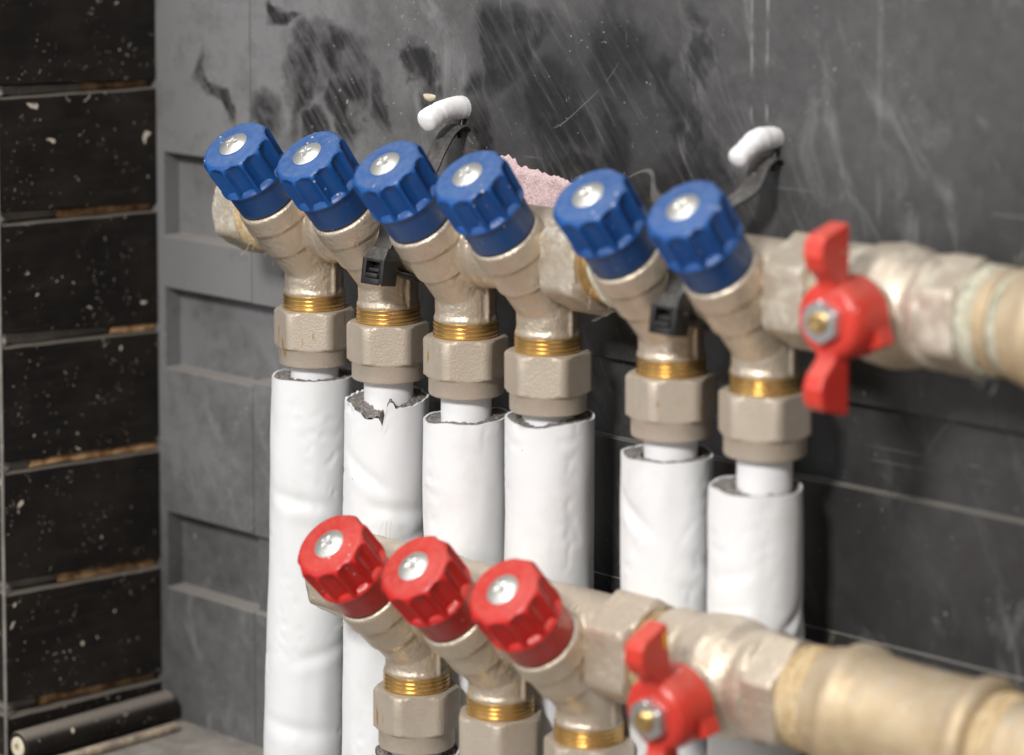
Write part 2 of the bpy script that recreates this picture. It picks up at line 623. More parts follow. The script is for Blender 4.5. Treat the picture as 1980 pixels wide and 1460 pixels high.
def build_wall():
    xs = [-140.0, -105.5, -57.8, -57.0, 18, 60, 200, 420]
    zs = [-167.0, -119.0, -91.0, -73.5, -38.2, -36.4, -30.0, -8.7, -5.0, 10.0, 40.3, 190.0]

    def depth(xc, zc):
        if xc < -105.5:
            return 0.4
        if xc < -57.8:
            if 10 < zc < 40.3 or -38.2 < zc < -8.7 or -119 < zc < -91:
                return 8.0
            return 0.4
        if xc < 18:
            if 10 < zc < 40.3 or -36.4 < zc < -8.7:
                return 7.4
            if -119 < zc < -91:
                return 3.0
            return 1.2 if xc < -57 else 0.0
        if -30.0 < zc < -5.0:
            return 3.6
        if zc < -73.5:
            return -0.7
        return 0.0
    bm = bmesh.new()
    nx, nz = len(xs) - 1, len(zs) - 1
    D = [[depth((xs[i] + xs[i + 1]) / 2, (zs[j] + zs[j + 1]) / 2) for j in range(nz)] for i in range(nx)]

    def quad(*p):
        bm.faces.new([bm.verts.new(q) for q in p])
    for i in range(nx):
        for j in range(nz):
            y = WY + D[i][j]
            quad((xs[i], y, zs[j]), (xs[i + 1], y, zs[j]), (xs[i + 1], y, zs[j + 1]), (xs[i], y, zs[j + 1]))
            if i + 1 < nx and D[i + 1][j] != D[i][j]:
                y2 = WY + D[i + 1][j]
                quad((xs[i + 1], y, zs[j]), (xs[i + 1], y2, zs[j]), (xs[i + 1], y2, zs[j + 1]), (xs[i + 1], y, zs[j + 1]))
            if j + 1 < nz and D[i][j + 1] != D[i][j]:
                y2 = WY + D[i][j + 1]
                quad((xs[i], y, zs[j + 1]), (xs[i + 1], y, zs[j + 1]), (xs[i + 1], y2, zs[j + 1]), (xs[i], y2, zs[j + 1]))
    bmesh.ops.remove_doubles(bm, verts=bm.verts, dist=1e-4)
    bmesh.ops.recalc_face_normals(bm, faces=bm.faces)
    f0 = max(bm.faces, key=lambda f: f.calc_area())
    if f0.normal.y > 0:
        bmesh.ops.reverse_faces(bm, faces=bm.faces)
    es = [e for e in bm.edges if len(e.link_faces) == 2 and e.calc_face_angle(0) > R(40)]
    bmesh.ops.bevel(bm, geom=es, offset=0.35, segments=2, affect='EDGES', profile=0.5)
    for f in bm.faces:
        f.smooth = False
    me = bpy.data.meshes.new('back_wall')
    bm.to_mesh(me)
    bm.free()
    me.transform(Matrix.Scale(MM, 4))
    me.materials.append(M['black_board'])
    w = put('back_wall', me)
    tag(w, kind='structure')
    return w


wall = build_wall()

# pink foam laid bare where the board has broken away
bm = bmesh.new()
top = []
N = 46
for i in range(N + 1):
    x = 56 + 46 * i / N
    zt = 55.0 - max(0, (x - 68)) * 0.10 - (2.2 if x > 71 else 0) - max(0, (x - 80)) * 0.06
    if x < 64:
        zt = 50
    zt += noise.noise(Vector((x * 0.55, 3, 0))) * 1.1 + noise.noise(Vector((x * 1.9, 8, 0))) * 0.5
    top.append((x, zt))
rows = []
for k in range(9):
    f = k / 8
    row = []
    for x, zt in top:
        z = 39.2 + (zt - 39.2) * f
        y = WY - 0.9 + noise.noise(Vector((x * 0.3, z * 0.3, 2))) * 0.9 + noise.noise(Vector((x * 1.1, z * 1.1, 5))) * 0.5
        if k == 8 or x <= 56 or x >= 102:
            y = WY + 0.6
        row.append(bm.verts.new((x, y, z)))
    rows.append(row)
for a, b in zip(rows, rows[1:]):
    for i in range(N):
        bm.faces.new((a[i], a[i + 1], b[i + 1], b[i]))
put('foam_insert', to_mesh('foam_insert', bm, 60, 'foam_pink'), wall)['label'] = 'pink foam showing through the broken black board'

bm = bmesh.new()
ring = []
for i in range(24):
    th = 2 * math.pi * i / 24
    ring.append((2.9 * math.cos(th), 2.0 * math.sin(th) if math.sin(th) < 0 else 0.5 * math.sin(th)))
c = bm.verts.new((32, WY - 1.0, 70.2))
mid_ = [bm.verts.new((32 + x * 0.7, WY - 0.8, 71 + z * 0.7)) for x, z in ring]
out_ = [bm.verts.new((32 + x, WY + 0.02, 71 + z)) for x, z in ring]
for i in range(24):
    bm.faces.new((c, mid_[i], mid_[(i + 1) % 24]))
    bm.faces.new((mid_[i], out_[i], out_[(i + 1) % 24], mid_[(i + 1) % 24]))
put('paint_drop', to_mesh('paint_drop', bm, 60, 'cream_foam'), wall)

# side wall: black boards with open joints
side = empty('side_wall', (SX, -12, -167))
tag(side, kind='structure')
ZB = [((128, 128), (69.1, 66.0)), ((64.6, 63.2), (25.2, 21.5)), ((20.7, 18.7), (-17.2, -22.1)), ((-22.1, -25.0), (-62.5, -65.2)),
      ((-66.2, -69.0), (-104.5, -108.7)), ((-109.1, -112.1), (-147.6, -151.4)), ((-152.8, -154.3), (-166.8, -166.8))]
Y0, Y1 = -46.3, 22.2
SIDE0 = T(-side.location / MM)


def board_mesh(name, zt, zb, x0, x1, y0, y1, mat, jitter=0.35, bev=0.5, nseg=14):
    bm = bmesh.new()
    rows = []
    for k in range(nseg + 1):
        f = k / nseg
        y = y0 + (y1 - y0) * f
        ft = (y - Y0) / (Y1 - Y0)
        a = zt[0] + (zt[1] - zt[0]) * ft
        b = zb[0] + (zb[1] - zb[0]) * ft
        a += noise.noise(Vector((y * 0.12, zt[0], 1))) * jitter + noise.noise(Vector((y * 0.6, zt[0], 4))) * jitter * 0.5
        b += noise.noise(Vector((y * 0.12, zb[0], 2))) * jitter + noise.noise(Vector((y * 0.6, zb[0], 7))) * jitter * 0.6
        rows.append([bm.verts.new(p) for p in ((x1, y, b + bev), (x1, y, a - bev), (x1 - bev, y, a), (x0, y, a), (x0, y, b), (x1 - bev, y, b))])
    for r0, r1 in zip(rows, rows[1:]):
        for i in range(6):
            bm.faces.new((r0[i], r0[(i + 1) % 6], r1[(i + 1) % 6], r1[i]))
    bm.faces.new(rows[0])
    bm.faces.new(rows[-1][::-1])
    es = [e for e in bm.edges if len(e.link_faces) == 2 and rows[0][0] in e.verts or (len(e.link_faces) == 2 and rows[0][1] in e.verts and rows[0][0] in e.verts)]
    return to_mesh(name, bm, 25, mat)


for i, (zt, zb) in enumerate(ZB):
    put('board', board_mesh('board', zt, zb, SX - 18, SX, Y0 + random.uniform(-0.4, 0.4), Y1 - 0.3, 'slat_black'), side, SIDE0)
for i in range(6):
    lo, hi = ZB[i + 1][0], ZB[i][1]
    y0 = (-8, -20, 2, -34, -22, -30)[i]
    put('batten', board_mesh('batten', (hi[0] - 0.5, hi[1] - 0.5), (lo[0] + 0.45, lo[1] + 0.45), SX - 17.5, SX - (4.5, 3.5, 1.2, 1.6, 2.5, 4)[i], y0, Y1 - 0.5, 'wood', 0.5, 0.3), side, SIDE0)
    if y0 > -40:
        put('filler', board_mesh('filler', (hi[0] - 0.6, hi[1] - 0.6), (lo[0] + 0.5, lo[1] + 0.5), SX - 17.5, SX - (4, 5, 4, 3, 5, 6)[i], Y0 + 4, y0 - 0.4, 'dusty_floor', 0.25, 0.3), side, SIDE0)
bme = bmesh.new()
box(bme, (SX - 1.2, Y0 - 1.2, FZ), (SX + 0.25, Y0 - 0.6, 128), 0.15)
put('lit_edge_strip', to_mesh('lit_edge_strip', bme, 30, 'dusty_floor'), side, SIDE0)  # added pale strip standing in for the lit front edge of the boards
bmb = bmesh.new()
box(bmb, (SX - 24, Y0 + 3, FZ), (SX - 18.3, Y1 - 0.5, 128))
put('backing_panel', to_mesh('backing_panel', bmb, 30, 'slat_black'), side, SIDE0)

bm = bmesh.new()
nx, ny = 60, 50
g = [[bm.verts.new((-135 + 555 * i / nx, -330 + 352.3 * j / ny, FZ + noise.noise(Vector((i * 0.7, j * 0.7, 0))) * 0.35)) for j in range(ny + 1)] for i in range(nx + 1)]
for i in range(nx):
    for j in range(ny):
        bm.faces.new((g[i][j], g[i + 1][j], g[i + 1][j + 1], g[i][j + 1]))
fl = put('floor', to_mesh('floor', bm, 60, 'dusty_floor'))
tag(fl, kind='structure')

# black tube lying along the side wall, wooden lath next to it
pipe = empty('black_tube', (-101.5, -14, FZ))
tag(pipe, 'black dusty tube with cream lining lying along the foot of the black boards', 'tube')
MT = T((0, 0, 5.9)) @ Matrix.Rotation(R(90), 4, 'X')
ring_out = [(-33, 3.6), (-33, 5.0), (-32.5, 5.4), (33.5, 5.4), (34, 5.1), (34, 3.6)]
put('sleeve', to_mesh('sleeve', polar(ring_out + [(-33, 3.6)], 32, None, MT, False), 30, 'slat_black'), pipe)
put('lining', to_mesh('lining', polar([(34.6, 1.3), (34.6, 3.0), (34.2, 3.55), (-32, 3.55), (-32, 1.3), (34.6, 1.3)], 28, None, MT, False), 30, 'cream_foam'), pipe)
bm = bmesh.new()
pts = [(-90 + noise.noise(Vector((k, 0, 0))) * 0.8, -44 + 57 * k / 12, FZ + 1.7 + noise.noise(Vector((k * .7, 4, 0))) * 0.3) for k in range(13)]
lathm = tube_path(pts, 1.7, 7)
o = put('wood_lath', to_mesh('wood_lath', lathm, 25, 'wood_pale'))
tag(o, 'thin pale wooden lath on the dusty floor beside the black tube', 'lath')


# ------------------------------------------------------------------ manifold parts
def valve_casting(name, a, b, phi):
    """cast valve unit: saddle round the bar, slanted bonnet, vertical outlet. Origin: nut top plane on the outlet axis."""
    bm = bmesh.new()
    k = Vector((0, -math.cos(R(phi)), math.sin(R(phi))))
    top = Vector((0, -a, b))
    rot = Vector((0, 0, 1)).rotation_difference(-k).to_matrix().to_4x4()
    mt = T(top) @ rot                                   # local z = distance s down the knob axis
    rings = [(24.6, 9.8), (24.6, 10.7), (25.3, 11.5), (31.6, 11.6), (32.1, 10.8), (41.6, 10.7), (42.2, 9.9), (53.0, 9.5), (57, 7.0)]
    polar(rings, 64, bm, mt)
    polar([(4.6, 9.0), (4.6, 10.15), (6.0, 10.2), (6.8, 9.7), (15, 9.8), (20, 9.2), (24, 6.5)], 64, bm)
    lathe_x([(-15.5, 12.6), (-14, 13.75), (14, 13.75), (15.5, 12.6)], 72, bm, (0, 30))
    # port between bonnet and bar
    c0 = top - k * 36
    polar([(0, 9.6), (c0.y * -1, 10.6)], 48, bm, T(c0) @ Vector((0, 0, 1)).rotation_difference((Vector((0, 0, 27)) - c0).normalized()).to_matrix().to_4x4())
    polar([(8, 9.5), (30, 11.0)], 48, bm)
    # parting line of the casting
    box(bm, (9.3, -0.55, 5.2), (10.5, 0.55, 17))
    box(bm, (-10.5, -0.55, 5.2), (-9.3, 0.55, 17))
    return remeshed(name, bm, 0.45, 4, 'nickel_cast')


def knob_mesh(name, mat):
    N, Rk, dp = 11, 12.2, 2.1
    seg = 198

    def scal(s_, cap=99):
        fade = min(1, max(0, (s_ - 0.9) / 3.6))
        fade = math.sqrt(1 - (1 - fade) ** 2)
        rk = Rk - 0.035 * (s_ - 4)

        def f(th):
            u = ((th * N / (2 * math.pi)) % 1.0 - 0.5) / 0.42
            r = rk if abs(u) >= 1 else rk - dp * fade * (1 - u * u) ** 0.6
            return min(r, cap)
        return f

    def ledge(s_, lo):
        g_ = scal(s_)
        return lambda th: max(g_(th), lo)
    rings = [(0.55, 5.0), (0.75, 5.3), (0.75, 9.6), (0.85, 10.2), (1.15, scal(1.15, 10.9)), (1.6, scal(1.6, 11.4)), (2.1, scal(2.1, 11.8)), (2.7, scal(2.7, 12.1)), (3.4, scal(3.4, 12.25)), (4.2, scal(4.2)), (5.0, scal(5.0)),
             (8.0, scal(8)), (12.5, scal(12.5)), (12.7, scal(12.7)), (13.1, ledge(13.1, 11.0)), (13.5, ledge(13.5, 11.5)), (14.0, 11.9), (14.6, 11.8), (15.0, 11.45), (15.1, 11.0),
             (15.3, 10.9), (23.7, 10.6), (24.3, 10.25)]
    bm = polar(rings, seg)
    return to_mesh(name, bm, 42, mat)


def screw_mesh():
    bm = bmesh.new()
    seg, nr = 72, 20
    rows = []
    for j in range(nr + 1):
        rr = 5.0 * j / nr
        row = []
        for i in range(seg):
            th = 2 * math.pi * i / seg
            x, y = rr * math.cos(th), rr * math.sin(th)
            h = 1.7 * (1 - (rr / 5.5) ** 2.2)
            d = 0
            for px, py in ((x, y), (y, x)):
                if abs(px) < 2.3:
                    w = max(0, 1 - (abs(py) / 0.75) ** 3)
                    d = max(d, w * 0.5 * (1 - (abs(px) / 2.3) ** 2.5))
            row.append(bm.verts.new((x, y, h - d)))
        rows.append(row)
    for a, b in zip(rows[1:], rows[2:]):
        for i in range(seg):
            bm.faces.new((a[i], a[(i + 1) % seg], b[(i + 1) % seg], b[i]))
    bm.faces.new(rows[1])
    low = [bm.verts.new((5.1 * math.cos(2 * math.pi * i / seg), 5.1 * math.sin(2 * math.pi * i / seg), -0.6)) for i in range(seg)]
    for i in range(seg):
        bm.faces.new((rows[-1][i], rows[-1][(i + 1) % seg], low[(i + 1) % seg], low[i]))
    for v in rows[0]:
        bm.verts.remove(v)
    return to_mesh('screw', bm, 40, 'steel')


def nut_mesh():
    h = hexr(12.15, 1.6)
    rings = [(-18.7, 8.1), (-18.7, 11.0), (-18.3, 11.7), (-17.6, 11.9), (-13.2, 11.9), (-12.9, fmin(h, 12.1)), (-12.6, fmin(h, 12.7)), (-12.1, fmin(h, 13.5)), (-11.5, h), (-6, h), (-1.3, h),
             (-0.7, fmin(h, 13.2)), (-0.2, fmin(h, 12.5)), (0.0, fmin(h, 11.9)), (0.0, 10.35), (-1.0, 10.2)]
    return to_mesh('compression_nut', polar(rings, 96), 38, 'nickel_nut')


def thread_mesh():
    rings = [(-1.5, 9.6)]
    z = -1.2
    while z < 4.7:
        rings += [(z, 10.0), (z + 0.35, 10.38), (z + 0.75, 10.38), (z + 1.05, 10.0)]
        z += 1.3
    rings.append((4.9, 9.7))
    bm = polar(rings, 64)
    for v in bm.verts:                                  # make the rings helical
        v.co.z += 0.7 * (math.atan2(v.co.y, v.co.x) / math.pi) * 0.5
    return to_mesh('brass_thread', bm, 50, 'brass_thread')


def hex_rings(x0, x1, ap, ch=0.8):
    h = hexr(ap, 1.2, R(90))
    ac = ap / math.cos(math.pi / 6)
    return [(x0, ap - 4), (x0, fmin(h, ap)), (x0 + ch, fmin(h, ac * 0.985)), (x0 + ch * 1.6, h), (x1 - ch * 1.6, h), (x1 - ch, fmin(h, ac * 0.985)), (x1, fmin(h, ap)), (x1, ap - 4)]


def hemp_mesh(name, x0, x1, rad, mat, seed, fibres=26, droop=0.0, yz=(0, 30)):
    """wound sealing strands: lumpy ring plus loose fibres"""
    rnd = random.Random(seed)
    bm = bmesh.new()
    n = 7
    for k in range(n):
        xc = x0 + (x1 - x0) * (k + 0.5) / n
        pts = []
        for i in range(41):
            th = 2 * math.pi * i / 40
            rr = rad + noise.noise(Vector((math.cos(th) * 2, math.sin(th) * 2, k * 1.7 + seed))) * 0.8
            pts.append((xc + noise.noise(Vector((th * 0, k, math.cos(th) * 2 + seed))) * 1.0 + droop * max(0, -math.sin(th)) * 3, yz[0] + rr * math.cos(th), yz[1] + rr * math.sin(th)))
        rr0 = (x1 - x0) / n * rnd.uniform(0.6, 1.0)
        tube_path(pts, rr0, 7, bm, False)
    for k in range(fibres):
        th = rnd.uniform(0, 2 * math.pi)
        p = Vector((rnd.uniform(x0, x1), yz[0] + rad * math.cos(th), yz[1] + rad * math.sin(th)))
        d = Vector((rnd.uniform(-0.7, 0.7), math.cos(th) + rnd.uniform(-1, 1), math.sin(th) + rnd.uniform(-1, 1))).normalized()
        L = rnd.uniform(2, 8)
        bend = Vector((rnd.uniform(-1, 1), rnd.uniform(-1, 1), rnd.uniform(-1, 0.5))) * L * 0.35
        tube_path([p, p + d * L * 0.5 + bend * 0.3, p + d * L + bend], 0.06, 4, bm)
    return to_mesh(name, bm, 70, mat)


KNOB_B, KNOB_R = knob_mesh('knob', 'knob_blue'), knob_mesh('knob', 'knob_red')
SCREW, NUT, THREAD = screw_mesh(), nut_mesh(), thread_mesh()
GAP_RING = to_mesh('gap_ring', polar([(24.1, 9.3), (24.1, 10.4), (24.8, 10.5), (24.8, 9.3)], 48), 40, 'gap_dark')  # dark ring put in for the shaded gap below the knob skirt


def add_outlet(root, x, casting, a, b, phi, knob, nut_az, spin, sspin, klabel=None):
    put('valve_body', casting, root, T((x, 0, 0)))
    put('thread', THREAD, root, T((x, 0, 0)) @ Matrix.Rotation(spin * 3, 4, 'Z'))
    put('compression_nut', NUT, root, T((x, 0, 0)) @ Matrix.Rotation(nut_az, 4, 'Z'))
    k = Vector((0, -math.cos(R(phi)), math.sin(R(phi))))
    rot = Vector((0, 0, 1)).rotation_difference(-k).to_matrix().to_4x4()
    mt = T((x, -a, b)) @ rot @ Matrix.Rotation(spin, 4, 'Z')
    ko = put('knob', knob, root, mt)
    if klabel:
        ko['label'] = klabel
    put('screw', SCREW, ko, T((0, 0, 0.8)) @ Matrix.Rotation(R(180), 4, 'X') @ Matrix.Rotation(sspin, 4, 'Z'))
    put('gap_ring', GAP_RING, ko)


def nut_az(x, y, off):
    """hex flat towards the camera, turned by off degrees to the right as seen"""
    d = CAM / MM - Vector((x, y, 0))
    return math.atan2(d.y, d.x) + R(off)


# ---- blue manifold
BX = [0, 36, 72, 108, 158.5, 194.5]
BTILT, BTURN = 0.0039, -0.0147
blue = empty('distribution_manifold', (0, 0, 0), (0, -BTILT, BTURN))
tag(blue, 'upper nickel manifold bar with six blue knobs above white insulated pipes', 'manifold')
C1 = valve_casting('valve_body', 34.4, 57.5, 51.5)
C2 = valve_casting('valve_body', 35.8, 56.4, 50.5)
NUTOFF = [-8, -2, 2, -8, 7, -12]
for i, x in enumerate(BX):
    a, b, phi, c = (34.4, 57.5, 51.5, C1) if i < 4 else (35.8, 56.4, 50.5, C2)
    add_outlet(blue, x, c, a, b, phi, KNOB_B, nut_az(x, 0, NUTOFF[i]), R((4, 11, 0, 17, 8, 21)[i]), R((20, 35, 70, 15, 50, 80)[i]))
put('bar', to_mesh('bar', lathe_x([(-19.5, 12.0), (-19, 13.4), (118.5, 13.4), (119, 12.5)], 72, None, (0, 30)), 30, 'nickel_cast'), blue)
put('bar', to_mesh('bar', lathe_x([(141, 12.0), (142, 13.4), (205, 13.4), (206, 12.5)], 72, None, (0, 30)), 30, 'nickel_cast'), blue)
put('hex_end', to_mesh('hex_end', lathe_x(hex_rings(118.2, 133.0, 14.8), 96, None, (0, 30)), 35, 'nickel_hex'), blue)
put('hex_end', to_mesh('hex_end', lathe_x(hex_rings(205.0, 219.8, 14.8), 96, None, (0, 30)), 35, 'nickel_hex'), blue)
put('brass_collar', to_mesh('brass_collar', lathe_x([(132, 10), (132.5, 12.6), (137.5, 12.6), (138, 12.2), (142.5, 12.2), (143, 10)], 64, None, (0, 30)), 30, 'brass_thread'), blue)
put('hemp_sealing', hemp_mesh('hemp_sealing', 137, 142.5, 13.2, 'hemp_pale', 3, 18, 1.2), blue)
put('hemp_sealing', hemp_mesh('hemp_sealing', 219.5, 223.5, 12.6, 'hemp_pale', 9, 14), blue)
put('end_cap', to_mesh('end_cap', lathe_x([(-38, 2), (-38, 10.5), (-37.2, 12.3)] + [(z, r) for z, r in hex_rings(-36.4, -25, 13.4, 1.6)][1:], 96, None, (0, 30)), 35, 'nickel_hex'), blue)
put('hemp_sealing', hemp_mesh('hemp_sealing', -25.5, -18.5, 12.6, 'hemp', 5, 50, 0.6), blue)

# ---- red manifold
RROOT = Vector((74.56, -25.46, -106.29))
RTILT, RTURN = -0.0042, 0.0121
red = empty('distribution_manifold', RROOT, (0, -RTILT, RTURN))
tag(red, 'lower nickel manifold bar with three red knobs in front of the white pipes', 'manifold')
C3 = valve_casting('valve_body', 37.4, 52.2, 46.5)
for i in range(3):
    add_outlet(red, 36 * i, C3, 37.4, 52.2, 46.5, KNOB_R, nut_az(RROOT.x + 36 * i, RROOT.y, (3, 26, -14)[i]), R((12, 2, 20)[i]), R((10, 55, 75)[i]))
put('bar', to_mesh('bar', lathe_x([(-19.5, 12.0), (-19, 13.4), (82.5, 13.4), (83, 12.5)], 72, None, (0, 30)), 30, 'nickel_cast'), red)
put('hex_end', to_mesh('hex_end', lathe_x(hex_rings(82.5, 98.5, 14.8), 96, None, (0, 30)), 35, 'nickel_cast'), red)
put('end_cap', to_mesh('end_cap', lathe_x([(-38, 2), (-38, 10.5), (-37.2, 12.3)] + hex_rings(-36.4, -25, 13.4, 1.6)[1:], 96, None, (0, 30)), 35, 'nickel_cast'), red)
put('hemp_sealing', hemp_mesh('hemp_sealing', -25.5, -18.5, 12.4, 'hemp_pale', 15, 30, 0.4), red)
put('hemp_sealing', hemp_mesh('hemp_sealing', 98.3, 101.3, 12.4, 'hemp', 19, 10), red)


# ------------------------------------------------------------------ ball valves and brass couplings
def wing(bm, sgn):
    """one wing of the butterfly lever; outline in the YZ plane, thickness along X"""
    prof = [(-26.4, 7.0), (-26.4, 25.4), (-27.0, 26.0), (-36.2, 23.4), (-37.8, 21.6), (-38.3, 17.6), (-37.0, 14.2), (-34.4, 12.0), (-32.8, 10.4), (-32.0, 7.0)]
    w = 3.3
    lo = [bm.verts.new((-w, y, sgn * z)) for y, z in prof]
    hi = [bm.verts.new((w, y, sgn * z)) for y, z in prof]
    n = len(prof)
    fs = [bm.faces.new(lo), bm.faces.new(hi[::-1])]
    for i in range(n):
        fs.append(bm.faces.new((lo[i], hi[i], hi[(i + 1) % n], lo[(i + 1) % n])))
    bmesh.ops.recalc_face_normals(bm, faces=fs)
    es = {e for f in fs[:2] for e in f.edges}
    bmesh.ops.bevel(bm, geom=list(es), offset=0.6, segments=2, affect='EDGES', profile=0.5)


def ball_valve(loc, rotx, label, cat, turn, tilt, marks, yellow):
    root = empty('ball_valve', loc, (rotx, -tilt, turn))
    tag(root, label, cat)
    bm = bmesh.new()
    lathe_x([(-21, 11), (-21, 14.6), (-20, 15.4), (-13, 15.5), (-10, 15.2), (-7, 16.6), (0, 17.4), (6, 16.6), (9.5, 14.8), (12, 14.6), (12.8, 15.7), (16.5, 15.8), (16.5, 12)], 72, bm)
    lathe_x(hex_rings(16.2, 28, 14.6), 96, bm)
    mt = Matrix.Rotation(R(90), 4, 'X')
    polar([(10, 9.5), (16.5, 9.0), (17.5, 8.4), (17.5, 6.6), (20, 6.5)], 48, bm, mt)
    put('body', remeshed('body', bm, 0.5, 3, 'nickel_hex' if not marks else 'nickel_cast'), root)
    # lever
    bm = bmesh.new()
    polar([(18.6, 6), (18.6, 10.6), (19.4, 11.2), (28.5, 11.0), (31.2, 10.2), (32.4, 8.8), (32.6, 5)], 56, bm, mt)
    wing(bm, 1)
    wing(bm, -1)
    tri = [(3, -10.2), (12.6, -6.2), (10.5, 0), (3, 0)]
    lo = [bm.verts.new((x, -24.5, z)) for x, z in tri]
    hi = [bm.verts.new((x, -18.8, z)) for x, z in tri]
    bm.faces.new(lo)
    bm.faces.new(hi[::-1])
    for q in range(4):
        bm.faces.new((lo[q], hi[q], hi[(q + 1) % 4], lo[(q + 1) % 4]))
    lev = put('lever', remeshed('lever', bm, 0.32, 2, 'lever_red'), root)
    put('lock_nut', to_mesh('lock_nut', polar([(32.2, 3), (32.2, hexr(5.4, 0.6)), (35.0, hexr(5.4, 0.6)), (35.6, fmin(hexr(5.4, 0.6), 5.3)), (35.6, 3.2)], 60, None, mt), 30, 'zinc'), lev)
    put('stem', to_mesh('stem', polar([(30, 2.9), (36.6, 2.9), (37.2, 2.5), (37.4, 1.2), (37.2, 0.6)], 32, None, mt), 30, 'brass_thread'), lev)
    if yellow:
        bm = bmesh.new()
        box(bm, (3.0, -28.6, 19.0), (3.65, -27.1, 23.5), 0.2)
        put('paint_mark', to_mesh('paint_mark', bm, 30, 'yellow_paint'), lev)
    if marks:
        # raised cast characters, too worn to read
        rnd = random.Random(4)
        bm = bmesh.new()
        ap = 14.55
        for k in range(4):
            x = 18.2 + k * 2.2
            box(bm, (x, -ap - 0.35, -2.2), (x + 0.55, -ap + 0.3, 2.2), 0.12, None, 1)
            if k != 1:
                box(bm, (x, -ap - 0.35, (-2.2, 0, 1.7, -0.3)[k]), (x + 1.5, -ap + 0.3, (-1.7, 0, 2.2, 0.3)[k]), 0.12, None, 1)
        for k in range(3):
            m2 = Matrix.Rotation(R(-58), 4, 'X')
            box(bm, (-18.5 + k * 2.6, -15.9, -1.8), (-17.9 + k * 2.6, -15.2, 1.8), 0.12, m2, 1)
        put('cast_lettering', to_mesh('cast_lettering', bm, 30, 'nickel_cast'), root)['kind'] = 'stuff'
    return root


ball_valve((242.5, -3.4, 30.9), 0, 'ball valve with red butterfly lever right of the six blue knobs', 'ball valve', BTURN, BTILT, False, False)
ball_valve((198.8, -23.9, -77.0), R(8), 'ball valve with red butterfly lever right of the three red knobs', 'ball valve', RTURN, RTILT, True, True)


def coupling(loc, turn, tilt, length, label, hemp_seed, lead=0.0):
    root = empty('brass_coupling', loc, (0, -tilt, turn))
    tag(root, label, 'pipe coupling')
    L = length
    put('nipple', to_mesh('nipple', lathe_x([(-4 - lead, 8), (-4 - lead, 12.8), (-0.6, 12.8), (-0.4, 14.6 if lead else 12.8), (4.0, 14.6 if lead else 12.8), (4.2, 12.8), (10, 12.8), (10, 8)], 64), 30, 'brass_dull'), root)
    put('sleeve', to_mesh('sleeve', lathe_x([(7.5, 11), (7.5, 14.5), (8.2, 15.6), (10, 16.0), (13.2, 16.2), (14.5, 17.0), (16, 18.3), (18.5, 18.6), (20.5, 18.0), (22, 16.9), (24, 16.4), (40, 16.1), (L - 9, 16.2), (L - 7, 16.8), (L - 5, 18.0), (L - 2.5, 18.2), (L - 1, 17.4), (L, 16), (L, 11)], 80), 40, 'brass_dull'), root)
    put('nipple', to_mesh('nipple', lathe_x([(L - 2, 8), (L - 1.8, 14.6), (L + 12, 14.6), (L + 13, 15.4), (L + 60, 15.4), (L + 60, 8)], 64), 30, 'brass_dull'), root)
    if lead:
        put('hemp_sealing', hemp_mesh('hemp_sealing', -lead, -0.4, 14.2, 'hemp_pale', hemp_seed + 8, 10, 0.2, (0, 0)), root)
    put('hemp_sealing', hemp_mesh('hemp_sealing', 4.2 if lead else -0.2, 7.4, 13.9 if lead else 13.6, 'hemp_pale' if lead else 'hemp', hemp_seed, 14, 0.2, (0, 0)), root)
    put('hemp_sealing', hemp_mesh('hemp_sealing', L + 1.0, L + 7, 14.4, 'hemp', hemp_seed + 3, 14, 0.2, (0, 0)), root)
    return root


coupling((276.6, -4.0, 31.0), BTURN, BTILT, 60, 'dull brass pipe coupling at the right edge beyond the upper ball valve', 31, 5.6)
coupling((227.2, -23.6, -77.1), RTURN, RTILT, 62, 'long dull brass pipe coupling at lower right beyond the lower ball valve', 37)


